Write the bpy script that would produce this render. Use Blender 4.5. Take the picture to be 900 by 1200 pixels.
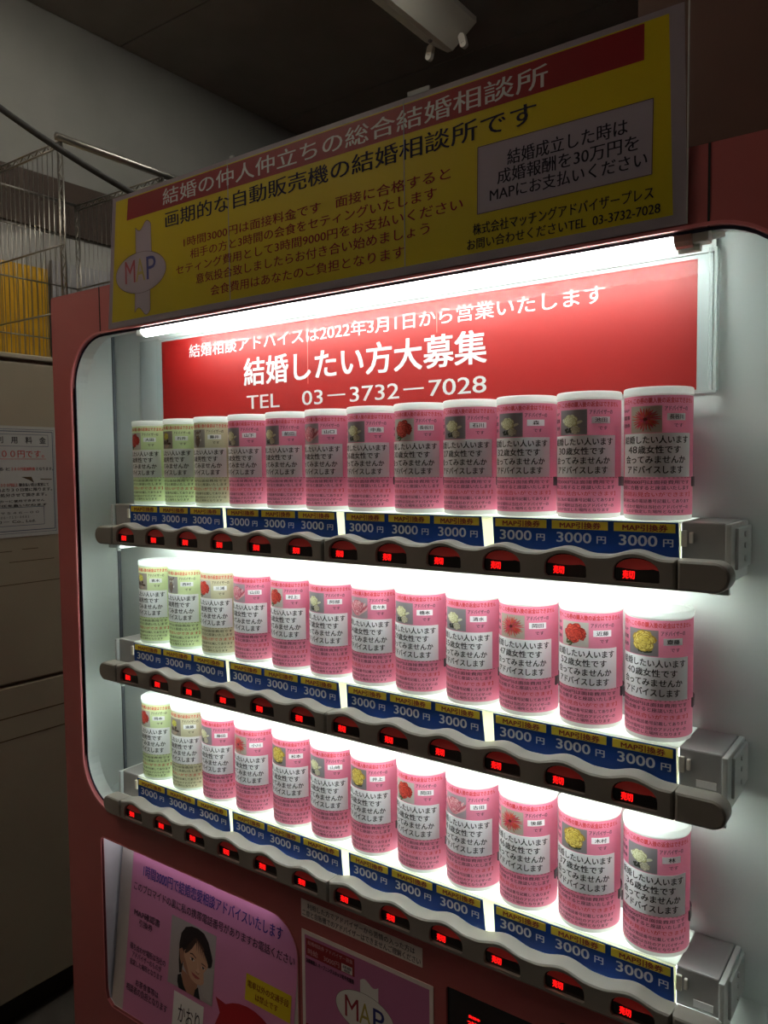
import bpy, bmesh, math, random
from mathutils import Vector, Matrix
from mathutils.geometry import tessellate_polygon

for _o in list(bpy.data.objects):
    bpy.data.objects.remove(_o, do_unlink=True)
scene = bpy.context.scene
COL = scene.collection
random.seed(7)

# ------------------------------------------------------------------ camera
cam_d = bpy.data.cameras.new('camera')
cam = bpy.data.objects.new('camera', cam_d)
COL.objects.link(cam)
scene.camera = cam
YAW, PIT, ROL, FPX = 0.6260, -0.0574, -0.0101, 923.9
_f = Vector((-math.sin(YAW) * math.cos(PIT), math.cos(YAW) * math.cos(PIT), math.sin(PIT)))
_r = Vector((math.cos(YAW), math.sin(YAW), 0))
_u = _r.cross(_f)
_r2 = _r * math.cos(ROL) + _u * math.sin(ROL)
_u2 = _u * math.cos(ROL) - _r * math.sin(ROL)
M = Matrix((( _r2.x, _u2.x, -_f.x, 1.1597), (_r2.y, _u2.y, -_f.y, -0.8376), (_r2.z, _u2.z, -_f.z, 0.1151), (0, 0, 0, 1)))
cam.matrix_world = M
cam_d.sensor_fit = 'HORIZONTAL'
cam_d.sensor_width = 36
cam_d.lens = 36 * FPX / 900
cam_d.clip_start = 0.02

# ------------------------------------------------------------------ world, exposure
w = bpy.data.worlds.new('night')
scene.world = w
w.use_nodes = True
w.node_tree.nodes['Background'].inputs[0].default_value = (0.75, 0.85, 1.0, 1)
w.node_tree.nodes['Background'].inputs[1].default_value = 0.02
scene.view_settings.view_transform = 'Standard'
scene.view_settings.look = 'None'
scene.view_settings.gamma = 1
scene.view_settings.exposure = 0.22
scene.view_settings.use_curve_mapping = False

TOP_TUBE = 32.0        # emission of the tube at the top of the display case
SHELF_TUBE = 26.0     # emission of the tube inside every shelf
ROOM_TUBE = 30.0       # emission of the lit ceiling lamp above the machine
STRIP_LED = 31.0        # emission of the strip under every button bar
RECESS_TUBE = 4.5     # emission of the small tube above the lower poster
FRONT_FILL = 40.0      # emission of the fill lamp added in front of the machine

# ------------------------------------------------------------------ helpers
def lin(c):
    return tuple(((v / 255) / 12.92 if v / 255 <= 0.04045 else ((v / 255 + 0.055) / 1.055) ** 2.4) for v in c)

MATS = {}
def mat(name, rgb=(200, 200, 200), rough=0.5, metal=0.0, noise=0.0, nscale=20.0, bump=0.0, trans=0.0,
        coat=0.0, emit=None, estr=0.0, vcol=False, alpha=1.0, stretch=(1, 1, 1)):
    if name in MATS:
        return MATS[name]
    m = bpy.data.materials.new(name)
    m.use_nodes = True
    nt = m.node_tree
    bs = nt.nodes['Principled BSDF']
    out = nt.nodes['Material Output']
    c = lin(rgb) + (1,)
    bs.inputs['Base Color'].default_value = c
    bs.inputs['Roughness'].default_value = rough
    bs.inputs['Metallic'].default_value = metal
    bs.inputs['Coat Weight'].default_value = coat
    bs.inputs['Coat Roughness'].default_value = 0.12
    col_out = None
    if vcol:
        a = nt.nodes.new('ShaderNodeAttribute'); a.attribute_name = 'Col'
        nt.links.new(a.outputs['Color'], bs.inputs['Base Color'])
        col_out = a.outputs['Color']
    if noise or bump:
        tc = nt.nodes.new('ShaderNodeTexCoord')
        mp = nt.nodes.new('ShaderNodeMapping')
        mp.inputs['Scale'].default_value = stretch
        nt.links.new(tc.outputs['Object'], mp.inputs['Vector'])
        n = nt.nodes.new('ShaderNodeTexNoise')
        n.inputs['Scale'].default_value = nscale
        n.inputs['Detail'].default_value = 6
        nt.links.new(mp.outputs['Vector'], n.inputs['Vector'])
        if noise:
            rp = nt.nodes.new('ShaderNodeValToRGB')
            rp.color_ramp.elements[0].position = 0.3
            rp.color_ramp.elements[1].position = 0.7
            rp.color_ramp.elements[0].color = tuple(v * (1 - noise) for v in c[:3]) + (1,)
            rp.color_ramp.elements[1].color = tuple(min(1, v * (1 + noise * 0.5)) for v in c[:3]) + (1,)
            nt.links.new(n.outputs['Fac'], rp.inputs['Fac'])
            nt.links.new(rp.outputs['Color'], bs.inputs['Base Color'])
            col_out = rp.outputs['Color']
        if bump:
            b = nt.nodes.new('ShaderNodeBump')
            b.inputs['Strength'].default_value = bump
            b.inputs['Distance'].default_value = 0.002
            nt.links.new(n.outputs['Fac'], b.inputs['Height'])
            nt.links.new(b.outputs['Normal'], bs.inputs['Normal'])
    if emit is not None:
        bs.inputs['Emission Color'].default_value = lin(emit) + (1,)
        bs.inputs['Emission Strength'].default_value = estr
    if trans > 0:
        t = nt.nodes.new('ShaderNodeBsdfTranslucent')
        t.inputs['Color'].default_value = c
        if col_out:
            nt.links.new(col_out, t.inputs['Color'])
        mx = nt.nodes.new('ShaderNodeMixShader')
        mx.inputs[0].default_value = trans
        nt.links.new(bs.outputs[0], mx.inputs[1])
        nt.links.new(t.outputs[0], mx.inputs[2])
        nt.links.new(mx.outputs[0], out.inputs['Surface'])
    if alpha < 1:      # clear plastic: see-through with a faint surface gloss
        tr = nt.nodes.new('ShaderNodeBsdfTransparent')
        mx = nt.nodes.new('ShaderNodeMixShader')
        mx.inputs[0].default_value = alpha
        nt.links.new(tr.outputs[0], mx.inputs[1])
        nt.links.new(bs.outputs[0], mx.inputs[2])
        nt.links.new(mx.outputs[0], out.inputs['Surface'])
    MATS[name] = m
    return m

def link(o, parent=None, loc=None):
    COL.objects.link(o)
    if parent is not None:
        o.parent = parent
    if loc is not None:
        o.location = loc
    return o

def mesh_obj(name, verts, faces, mats, parent=None, fmat=None, smooth=False, loc=None, cols=None):
    me = bpy.data.meshes.new(name)
    me.from_pydata([tuple(v) for v in verts], [], faces)
    if not isinstance(mats, (list, tuple)):
        mats = [mats]
    for m in mats:
        me.materials.append(m)
    if fmat:
        for p, i in zip(me.polygons, fmat):
            p.material_index = i
    if smooth:
        for p in me.polygons:
            p.use_smooth = True
    if cols:
        at = me.color_attributes.new('Col', 'FLOAT_COLOR', 'POINT')
        for i, c in enumerate(cols):
            at.data[i].color = tuple(c) + (1,)
    me.update()
    return link(bpy.data.objects.new(name, me), parent, loc)

def empty(name, loc=(0, 0, 0), parent=None):
    o = bpy.data.objects.new(name, None)
    o.empty_display_size = 0.02
    return link(o, parent, loc)

def tag(o, label=None, cat=None, group=None, kind=None):
    if label: o['label'] = label
    if cat: o['category'] = cat
    if group: o['group'] = group
    if kind: o['kind'] = kind
    return o

class Geo:
    def __init__(s):
        s.v = []; s.f = []; s.m = []
    def box(s, x0, x1, y0, y1, z0, z1, mi=0, ch=0.0):
        b = len(s.v)
        if ch <= 0:
            for z in (z0, z1):
                s.v += [(x0, y0, z), (x1, y0, z), (x1, y1, z), (x0, y1, z)]
            q = [(0, 3, 2, 1), (4, 5, 6, 7), (0, 1, 5, 4), (1, 2, 6, 5), (2, 3, 7, 6), (3, 0, 4, 7)]
            s.f += [tuple(b + i for i in t) for t in q]; s.m += [mi] * 6
        else:
            bm = bmesh.new()
            bmesh.ops.create_cube(bm, size=1)
            for v in bm.verts:
                v.co = Vector(((x0 + x1) / 2 + v.co.x * (x1 - x0), (y0 + y1) / 2 + v.co.y * (y1 - y0), (z0 + z1) / 2 + v.co.z * (z1 - z0)))
            bmesh.ops.bevel(bm, geom=list(bm.edges), offset=ch, segments=2, affect='EDGES', profile=0.6)
            s.v += [tuple(v.co) for v in bm.verts]
            bm.verts.index_update()
            for f in bm.faces:
                s.f.append(tuple(b + v.index for v in f.verts)); s.m.append(mi)
            bm.free()
        return s
    def tube(s, pts, r, n=8, mi=0, caps=True):
        pts = [Vector(p) for p in pts]
        b = len(s.v)
        ref = None
        for i, p in enumerate(pts):
            d = (pts[min(i + 1, len(pts) - 1)] - pts[max(i - 1, 0)]).normalized()
            if ref is None:
                ref = Vector((0, 0, 1)) if abs(d.z) < 0.9 else Vector((1, 0, 0))
            a = d.cross(ref).normalized(); c = a.cross(d).normalized()
            ref = c
            for k in range(n):
                t = 2 * math.pi * k / n
                s.v.append(tuple(p + (a * math.cos(t) + c * math.sin(t)) * r))
        for i in range(len(pts) - 1):
            for k in range(n):
                k2 = (k + 1) % n
                s.f.append((b + i * n + k, b + i * n + k2, b + (i + 1) * n + k2, b + (i + 1) * n + k)); s.m.append(mi)
        if caps:
            s.f.append(tuple(b + k for k in range(n))[::-1]); s.m.append(mi)
            e = b + (len(pts) - 1) * n
            s.f.append(tuple(e + k for k in range(n))); s.m.append(mi)
        return s
    def lathe(s, prof, n=40, a0=0.0, a1=2 * math.pi, mi=0, c=(0, 0)):
        b = len(s.v); full = abs(a1 - a0 - 2 * math.pi) < 1e-6
        cols = n if full else n + 1
        for (r, z) in prof:
            for k in range(cols):
                t = a0 + (a1 - a0) * k / n
                s.v.append((c[0] + r * math.sin(t), c[1] - r * math.cos(t), z))
        for i in range(len(prof) - 1):
            for k in range(n):
                k2 = (k + 1) % cols if full else k + 1
                s.f.append((b + i * cols + k, b + i * cols + k2, b + (i + 1) * cols + k2, b + (i + 1) * cols + k)); s.m.append(mi)
        return s
    def poly(s, pts, mi=0):
        b = len(s.v); s.v += [tuple(p) for p in pts]
        s.f.append(tuple(range(b, b + len(pts)))); s.m.append(mi)
        return s
    def plate(s, outer, holes, y0, y1, P=None, mi=0, side=None, back=True):
        """flat plate in the XZ plane between depth y0 (front) and y1 with holes cut through"""
        if P is None:
            P = lambda u, v, d: (u, d, v)
        if side is None: side = mi
        loops = [[Vector((a, c, 0)) for a, c in outer]] + [[Vector((a, c, 0)) for a, c in h] for h in holes]
        tris = tessellate_polygon(loops)
        flat = [p for l in loops for p in l]
        b = len(s.v); N = len(flat)
        s.v += [P(p.x, p.y, y0) for p in flat] + [P(p.x, p.y, y1) for p in flat]
        for t in tris:
            a, c, d = (flat[i] for i in t)
            ar = (c - a).cross(d - a).z
            t = tuple(t) if ar > 0 else tuple(t)[::-1]
            s.f.append(tuple(b + i for i in t)); s.m.append(mi)
            if back and y1 != y0:
                s.f.append(tuple(b + N + i for i in t[::-1])); s.m.append(mi)
        if y1 != y0:
            o = b
            for l in loops:
                n = len(l)
                for k in range(n):
                    k2 = (k + 1) % n
                    s.f.append((o + k, o + k2, o + N + k2, o + N + k)); s.m.append(side)
                o += n
        return s
    def obj(s, name, mats, parent=None, smooth=False, loc=None):
        return mesh_obj(name, s.v, s.f, mats, parent, s.m, smooth, loc)

def shade_auto(o, ang=35):
    me = o.data
    for p in me.polygons: p.use_smooth = True
    bm = bmesh.new(); bm.from_mesh(me)
    for e in bm.edges:
        e.smooth = len(e.link_faces) == 2 and e.calc_face_angle(0) < math.radians(ang)
    bm.to_mesh(me); bm.free()
    return o

def recalc(o):
    bm = bmesh.new(); bm.from_mesh(o.data)
    bmesh.ops.recalc_face_normals(bm, faces=bm.faces)
    bm.to_mesh(o.data); bm.free()
    return o

def rect(x0, x1, z0, z1):
    return [(x0, z0), (x1, z0), (x1, z1), (x0, z1)]

def rrect(x0, x1, z0, z1, r, n=10):
    pts = []
    for cx, cz, a in ((x1 - r, z0 + r, -90), (x1 - r, z1 - r, 0), (x0 + r, z1 - r, 90), (x0 + r, z0 + r, 180)):
        for k in range(n + 1):
            t = math.radians(a + 90 * k / n)
            pts.append((cx + r * math.cos(t), cz + r * math.sin(t)))
    return pts

# ---- lettering: text outlines turned into flat mesh pieces, laid on a surface
_tc = {}
def text_geo(s, bold=0.0):
    k = (s, bold)
    if k in _tc: return _tc[k]
    cu = bpy.data.curves.new('lettering_source', 'FONT')
    cu.body = s
    cu.size = 1.0
    cu.resolution_u = 3
    cu.offset = bold
    cu.fill_mode = 'BOTH'
    o = bpy.data.objects.new('lettering_source', cu)
    COL.objects.link(o)
    me = bpy.data.meshes.new_from_object(o)
    vs = [(v.co.x, v.co.y) for v in me.vertices]
    fs = [tuple(p.vertices) for p in me.polygons]
    bpy.data.objects.remove(o); bpy.data.curves.remove(cu); bpy.data.meshes.remove(me)
    if not vs: vs = [(0, 0)]
    xs = [v[0] for v in vs]; ys = [v[1] for v in vs]
    x0, x1, y0, y1 = min(xs), max(xs), min(ys), max(ys)
    vs = [((x - x0) / max(1e-6, x1 - x0), (y - y0) / max(1e-6, y1 - y0)) for x, y in vs]
    _tc[k] = (vs, fs)
    return _tc[k]

D = math.radians
_sl = {}
def sliced(t, vs, fs, n):
    k = (t, n)
    if k not in _sl:
        bm = bmesh.new()
        bv = [bm.verts.new((x, y, 0)) for x, y in vs]
        for f in fs:
            try: bm.faces.new([bv[i] for i in f])
            except ValueError: pass
        for j in range(1, n):
            bmesh.ops.bisect_plane(bm, geom=bm.verts[:] + bm.edges[:] + bm.faces[:], dist=1e-6, plane_co=(j / n, 0, 0), plane_no=(1, 0, 0))
        bm.verts.index_update()
        _sl[k] = ([(v.co.x, v.co.y) for v in bm.verts], [tuple(v.index for v in f.verts) for f in bm.faces])
        bm.free()
    return _sl[k]

class Print:
    """flat print on a surface; P(u, v, h) gives the point at height h above it"""
    def __init__(s, P, arc=0):
        s.arc = arc; s.spans = []; s.P = P; s.g = Geo(); s.mats = []; s.h = 0.0003
    def mi(s, m):
        if m not in s.mats: s.mats.append(m)
        return s.mats.index(m)
    def text(s, t, u0, u1, v0, v1, m, bold=0.012, h=None):
        vs, fs = text_geo(t)
        if s.arc:      # slice the glyphs so that they bend with the can
            vs, fs = sliced(t, vs, fs, max(1, int(round(abs(u1 - u0) / D(5)))))
        i = s.mi(m); h = s.h if h is None else h
        d = bold * (v1 - v0)                  # stroke weight: copies nudged sideways, each a hair higher
        du = d * (1 if abs(u1 - u0) < .4 or True else 1)
        if s.arc: du = d / s.arc
        sh = ((0, 0),) if bold <= 0 else ((-du, 0), (du, 0)) if bold < .02 else ((-du, -d * .5), (du, d * .5), (-du, d * .5), (du, -d * .5))
        v0_, f0_ = len(s.g.v), len(s.g.f)
        for q, (ox, oy) in enumerate(sh):
            b = len(s.g.v)
            s.g.v += [s.P(u0 + x * (u1 - u0) + ox, v0 + y * (v1 - v0) + oy, h + q * .000012) for x, y in vs]
            for f in fs:
                s.g.f.append(tuple(b + k for k in f)); s.g.m.append(i)
        s.spans.append((v0_, len(s.g.v), f0_, len(s.g.f)))
    def shape(s, pts, m, h=None):
        h = s.h if h is None else h
        loops = [[Vector((a, c, 0)) for a, c in pts]]
        i = s.mi(m); b = len(s.g.v)
        s.g.v += [s.P(a, c, h) for a, c in pts]
        for t in tessellate_polygon(loops):
            s.g.f.append(tuple(b + k for k in t)); s.g.m.append(i)
    def line(s, pts, wd, m, closed=False, h=None):
        h = s.h if h is None else h
        i = s.mi(m)
        seq = list(zip(pts, pts[1:] + ([pts[0]] if closed else [])))
        if not closed: seq = list(zip(pts[:-1], pts[1:]))
        for (a, c) in seq:
            dx, dz = c[0] - a[0], c[1] - a[1]; L = math.hypot(dx, dz) or 1
            nx, nz = -dz / L * wd / 2, dx / L * wd / 2
            b = len(s.g.v)
            s.g.v += [s.P(a[0] + nx, a[1] + nz, h), s.P(a[0] - nx, a[1] - nz, h), s.P(c[0] - nx, c[1] - nz, h), s.P(c[0] + nx, c[1] + nz, h)]
            s.g.f.append((b, b + 1, b + 2, b + 3)); s.g.m.append(i)
    def lines(s, parent):
        """every line of writing an object of its own, the ruled lines and shapes another"""
        used = set()
        for (a, b, fa, fb) in s.spans:
            mesh_obj('lettering', s.g.v[a:b], [tuple(k - a for k in f) for f in s.g.f[fa:fb]], [s.mats[s.g.m[fa]]], parent)
            used.update(range(fa, fb))
        rest = [i for i in range(len(s.g.f)) if i not in used]
        if rest:
            ids = sorted({k for i in rest for k in s.g.f[i]}); mp = {k: j for j, k in enumerate(ids)}
            mesh_obj('ruled_outline', [s.g.v[k] for k in ids], [tuple(mp[k] for k in s.g.f[i]) for i in rest], s.mats, parent, [s.g.m[i] for i in rest])
    def obj(s, name, parent=None, loc=None):
        return mesh_obj(name, s.g.v, s.g.f, s.mats, parent, s.g.m, loc=loc)

# ------------------------------------------------------------------ materials
m_red = mat('red_paint', (178, 90, 90), 0.38, coat=0.25, noise=0.05, nscale=6)
m_red_lit = mat('red_edge_highlight', (206, 116, 120), 0.35, coat=0.4)  # lighter than the door red: the edge highlight is put into the lip colour
m_liner = mat('white_case_plastic', (208, 212, 210), 0.38, noise=0.03, nscale=4)
m_gasket = mat('dark_gasket', (38, 34, 60), 0.5)
m_black = mat('black_gap', (14, 13, 13), 0.7)
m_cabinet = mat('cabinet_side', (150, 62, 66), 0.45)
m_metal = mat('grey_metal', (168, 166, 166), 0.42, metal=0.25, noise=0.06, nscale=30)
m_clear_white = mat('milky_plastic', (214, 216, 214), 0.3, trans=0.25)
m_shelf = mat('white_translucent_shelf', (236, 238, 236), 0.35, trans=0.65)
m_diffuser = mat('cream_diffuser', (240, 238, 214), 0.4, trans=0.5)
m_bar = mat('bar_plastic', (140, 134, 128), 0.42, bump=0.08, nscale=600)
m_winblack = mat('black_window', (26, 14, 14), 0.12, coat=0.6)
m_lens = mat('dark_red_lens', (196, 84, 80), 0.2, coat=0.5, emit=(170, 20, 20), estr=0.08)
m_led = mat('red_led', (255, 30, 30), 0.5, emit=(255, 22, 22), estr=1.6)
m_ledglow = mat('led_back', (150, 10, 12), 0.5, emit=(255, 10, 14), estr=0.05)
m_board = mat('blue_price_board', (26, 76, 160), 0.35, trans=0.3, noise=0.25, nscale=14)
m_yellow_strip = mat('yellow_strip', (246, 222, 74), 0.5, trans=0.2)
m_brown_ink = mat('brown_ink', (150, 56, 40), 0.6)
m_white_ink = mat('white_ink', (226, 230, 236), 0.5, trans=0.2)
m_can = mat('white_can_plastic', (240, 242, 240), 0.35, trans=0.7)
m_pink = mat('pink_paper', (232, 140, 168), 0.5, trans=0.55, noise=0.05, nscale=30)
m_pink_hot = mat('salmon_band', (232, 122, 146), 0.5, trans=0.22)
m_green = mat('lime_paper', (222, 230, 184), 0.5, trans=0.55, noise=0.05, nscale=30)
m_beige = mat('beige_paper', (214, 206, 176), 0.5, trans=0.55, noise=0.05, nscale=30)
m_sticker = mat('white_sticker', (246, 244, 246), 0.5, trans=0.08)
m_ink = mat('black_ink', (34, 26, 32), 0.6)
m_redink = mat('red_ink', (200, 44, 36), 0.6)
m_print = mat('flower_print', vcol=True, rough=0.5, trans=0.1)
m_clip = mat('clip_plastic', (120, 116, 118), 0.25, coat=0.5)
m_poster_red = mat('poster_red', (150, 12, 9), 0.5, coat=0.0, noise=0.05, nscale=5)
m_poster_white = mat('poster_white', (176, 182, 182), 0.4)
m_acrylic = mat('clear_acrylic', (10, 10, 10), 0.08, alpha=0.03)
m_acr_edge = mat('acrylic_edge', (225, 232, 230), 0.2, alpha=0.5)
def tube_mat(name, rgb, s):
    m = mat(name, (240, 240, 240), 0.3, emit=rgb, estr=s)
    return m
m_tube_top = tube_mat('lit_tube_top', (240, 255, 248), TOP_TUBE)
m_tube_shelf = tube_mat('lit_tube_shelf', (240, 255, 250), SHELF_TUBE)
m_strip = tube_mat('lit_led_strip', (240, 255, 250), STRIP_LED)
m_tube_room = tube_mat('lit_tube_room', (255, 251, 240), ROOM_TUBE)
m_tube_fill = tube_mat('fill_tube_front', (255, 236, 214), FRONT_FILL)
m_socket = mat('lamp_socket_plastic', (224, 218, 208), 0.4)
m_copper = mat('tube_end_cap', (196, 150, 140), 0.3, metal=0.6)
for mm in (m_led, m_ledglow, m_lens):
    try: mm.cycles.emission_sampling = 'NONE'
    except Exception: pass

# ================================================================== THE ROOM
FLOOR = -1.53; CEIL = 1.90
WX0, WX1, WY0, WY1 = -1.75, 2.6, -2.8, 2.95
m_wall = mat('grey_plaster', (130, 130, 126), 0.9, noise=0.12, nscale=3, bump=0.3)
m_wall_low = mat('pale_plaster', (158, 158, 155), 0.85, noise=0.06, nscale=3)
m_brownwall = mat('brown_wall', (66, 40, 28), 0.85, noise=0.15, nscale=4)
m_ceil = mat('dark_ceiling_board', (128, 124, 118), 0.9, noise=0.1, nscale=5)
m_floor = mat('concrete_floor', (74, 70, 66), 0.85, noise=0.2, nscale=6, bump=0.4)
tag(Geo().box(WX0 - .1, WX1 + .1, WY0 - .1, WY1 + .1, FLOOR - 0.1, FLOOR).obj('floor', m_floor), kind='structure')
ceil = tag(Geo().box(WX0 - .1, WX1 + .1, WY0 - .1, WY1 + .1, CEIL + 0.012, CEIL + 0.1).obj('ceiling', mat('ceiling_joint', (30, 28, 26), 0.9)), kind='structure')
pw, ph = 1.87, 0.935
pm = None
for ix in range(3):
    for iy in range(8):
        x0 = WX0 + ix * pw; x1 = min(x0 + pw, WX1)
        y0 = 1.31 + (iy - 5) * ph; y1 = min(y0 + ph, WY1)
        y0 = max(y0, WY0)
        if y1 - y0 < 0.05 or x1 - x0 < 0.05: continue
        Geo().box(x0 + .003, x1 - .003, y0 + .003, y1 - .003, CEIL, CEIL + 0.0121).obj('ceiling_board', m_ceil, ceil)
tag(Geo().box(WX0 - .1, WX0, WY0, WY1, FLOOR, CEIL + .02).obj('wall_left', m_wall), kind='structure')
tag(Geo().box(WX1, WX1 + .1, WY0, WY1, FLOOR, CEIL + .02).obj('wall_right', m_wall), kind='structure')
tag(Geo().box(WX0 - .1, WX1 + .1, WY1, WY1 + .1, FLOOR, CEIL + .02).obj('wall_back', m_brownwall), kind='structure')
tag(Geo().box(0.62, WX1, 0.80, 0.90, FLOOR, CEIL).obj('wall_behind_machine', m_brownwall), kind='structure')
tag(Geo().box(WX0 - .1, WX1 + .1, WY0 - .1, WY0, FLOOR, CEIL + .02).obj('wall_front', m_wall), kind='structure')
tag(Geo().box(WX0, WX0 + .03, WY0, WY1, 1.05, 1.255).obj('trim_1', mat('dark_wood_band', (62, 50, 42), 0.8, noise=0.2, nscale=8, stretch=(1, .2, 4))), kind='structure')
tag(Geo().box(WX0, WX0 + .012, WY0, WY1, FLOOR, 1.05).obj('trim_2', m_wall_low), kind='structure')

# yellow board and white board behind the wire shelving
def board(name, y0, y1, z0, z1, x, rgb, label):
    m = mat(name + '_face', rgb, 0.5)
    o = Geo().box(x - .02, x, y0, y1, z0, z1, ch=.003).obj(name, m)
    return tag(o, label, 'board')
board('yellow_board', -0.35, 0.915, 0.44, 0.89, -1.70, (196, 150, 14), 'plain yellow board behind the wire shelving, seen through its wires')
board('white_board', 0.935, 1.75, 0.44, 0.93, -1.70, (150, 150, 154), 'pale grey board to the right of the yellow board behind the wires')
# the boards stand on a ledge at the wall
tag(Geo().box(WX0 + .012, -1.60, -0.6, 1.9, FLOOR, 0.44, ch=.004).obj('low_cabinet', mat('ledge_paint', (120, 116, 108), 0.7)),
    'grey low cabinet against the wall behind the lockers carrying the boards', 'cabinet')

# ---- coin locker block, its doors facing +x
m_lock = mat('locker_paint', (168, 158, 138), 0.5, noise=0.07, nscale=3, bump=0.15)
m_lock_frame = mat('locker_frame', (176, 168, 150), 0.45, noise=0.05, nscale=4)
m_scratch = mat('scratched_paint', (92, 74, 50), 0.8, noise=0.4, nscale=40)
locker = tag(empty('coin_locker', (-1.3, 0.3, FLOOR)), 'tall beige steel coin locker left of the machine, with a notice on it', 'locker')
def lk(g, name, m, parent=locker):
    g.v = [(a + 1.3, b - .3, c - FLOOR) for a, b, c in g.v]
    return g.obj(name, m, parent)
LX = -1.04
lk(Geo().box(-1.58, LX - .022, -0.9, 1.25, FLOOR + .085, 0.45, ch=.004), 'locker_body', m_lock_frame)
lk(Geo().box(-1.58, LX + .004, -0.9, 1.25, 0.4372, 0.452, ch=.003), 'top_rim', m_lock_frame)
lk(Geo().box(-1.56, LX - .05, -0.88, 1.23, FLOOR, FLOOR + .085), 'plinth', mat('plinth_dark', (60, 54, 46), 0.7))
for (ya, yb) in ((-0.89, -0.18), (-0.17, 0.54), (0.55, 1.24)):
    for (za, zb_) in ((-1.435, -0.512), (-0.502, 0.427)):
        lk(Geo().box(LX - .02, LX, ya, yb, za, zb_, ch=.004), 'locker_door', m_lock)
# rusty scratches and the strip of worn tape beside the notice
g = Geo()
for (z, ya, yb, t) in ((-0.155, .10, .30, .003), (-0.150, .36, .50, .002), (-0.215, .05, .52, .0022), (-0.60, .1, .53, .0035), (-0.665, .1, .53, .003), (-0.115, .40, .45, .002), (-0.118, .32, .37, .002)):
    g.box(LX - .001, LX + .0006, ya, yb, z - t / 2, z + t / 2)
lk(g, 'scratches', m_scratch)
lk(Geo().box(LX, LX + .003, 0.521, 0.532, -0.115, 0.035, ch=.0008), 'tape_strip', m_scratch)

# notice on the locker (in the plane x = LX, u runs along +y)
PN = lambda u, v, h: (LX + .0012 + h, u, v)
m_notice = mat('notice_paper', (196, 198, 196), 0.55)
m_n_blue = mat('notice_blue_line', (70, 84, 110), 0.6)
notice = tag(Geo().box(LX + .0002, LX + .0012, -0.02, 0.518, -0.078, 0.243).obj('price_notice', m_notice),
             'white paper price notice with blue border stuck on the locker door', 'notice')
p = Print(PN)
def frame_line(p, a, b, c, d, wd, m):
    p.line([(a, c), (b, c), (b, d), (a, d)], wd, m, closed=True)
frame_line(p, -0.008, 0.506, -0.060, 0.228, .0022, m_n_blue)
frame_line(p, 0.0, 0.510, -0.067, 0.234, .0011, m_n_blue)
frame_line(p, 0.02, 0.492, 0.185, 0.219, .0012, m_n_blue)
frame_line(p, 0.10, 0.472, -0.045, 0.008, .0014, m_n_blue)
for t, a, b, c, d, mm, bd in (
    ('利　用　料　金', 0.335, 0.485, 0.193, 0.213, m_ink, .02),
    ('１回２００円です。', 0.275, 0.478, 0.152, 0.173, m_redink, .012),
    ('１時間をすぎると', 0.22, 0.372, 0.1145, 0.124, m_ink, .03),
    ('２００円追加料金', 0.376, 0.448, 0.1145, 0.124, m_redink, .03),
    ('となります。', 0.452, 0.505, 0.1145, 0.124, m_ink, .03),
    ('紛失の際は', 0.24, 0.330, 0.068, 0.078, m_ink, .03),
    ('３０００円以上', 0.334, 0.393, 0.068, 0.078, m_redink, .03),
    ('御支払い防止客室にて', 0.397, 0.490, 0.068, 0.078, m_ink, .03),
    ('お預りはご使用開始より３０日間に限ります。', 0.22, 0.500, 0.054, 0.064, m_ink, .03),
    ('それ以降の物品は処分させて頂きます。', 0.22, 0.482, 0.039, 0.049, m_ink, .03),
    ('貴重品及び動物はロッカーに使用できません', 0.20, 0.475, 0.023, 0.030, m_ink, .035),
    ('万一の盗難には責任を負いかねます', 0.20, 0.482, 0.010, 0.017, m_ink, .035),
    ('大阪市東住吉区　〒５４６－００', 0.20, 0.455, -0.0115, -0.004, m_ink, .02),
    ('０６－７１３－８６８１', 0.34, 0.425, -0.0235, -0.017, m_ink, .02),
    ('カワムラロッカー Co., Ltd.', 0.20, 0.445, -0.038, -0.028, m_ink, .03)):
    p.text(t, a, b, c, d, mm, bd)
p.line([(0.275, .148), (0.484, .148)], .0012, m_redink)
p.lines(notice)
p = Print(PN)
p.shape([(0.405, .096), (0.436, .096), (0.444, .078), (0.430, .086)], m_scratch)
p.shape([(0.462, .090), (0.500, .089), (0.500, .0865), (0.466, .087)], m_scratch)
p.obj('worn_patch', notice)

# ---- chrome wire shelving on top of the locker
m_chrome = mat('chrome_wire', (140, 138, 132), 0.32, metal=0.9)
shelv = tag(empty('wire_shelving', (-1.35, 0.75, 0.452)), 'chrome wire shelving cage standing on top of the beige coin locker', 'shelving')
def sv(g, name, smooth=True):
    g.v = [(a + 1.35, b - .75, c - .452) for a, b, c in g.v]
    return g.obj(name, m_chrome, shelv, smooth)
XA, XB, YA, YB = -1.045, -1.56, 0.575, 0.95
def truss(p0, p1, off, n):
    """two parallel wires with a zigzag between them"""
    g = Geo(); p0, p1, off = Vector(p0), Vector(p1), Vector(off)
    g.tube([p0, p1], .0032, 6); g.tube([p0 + off, p1 + off], .0032, 6)
    pts = [p0.lerp(p1, k / n) + (off if k % 2 else Vector()) for k in range(n + 1)]
    g.tube(pts, .0022, 5)
    return g
for (x, y) in ((XA, YA), (XA, YB), (XB, YA), (XB, YB)):
    s_ = 1 if x == XA else -1
    sv(truss((x, y, .452), (x, y, 1.105), (-.022 * s_, 0, 0), 22), 'post')
for y in (YA, YB):
    sv(truss((XA, y, 1.108), (XB, y, 1.108), (0, 0, -.018), 24), 'top_rail')
    for z in (0.80, 0.60):
        sv(Geo().tube([(XA, y, z), (XB, y, z)], .003, 6), 'cross_rail')
sv(Geo().tube([(XA, YA - .02, 1.113), (XA, 1.4, 1.113)], .0115, 10), 'chrome_tube')
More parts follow.
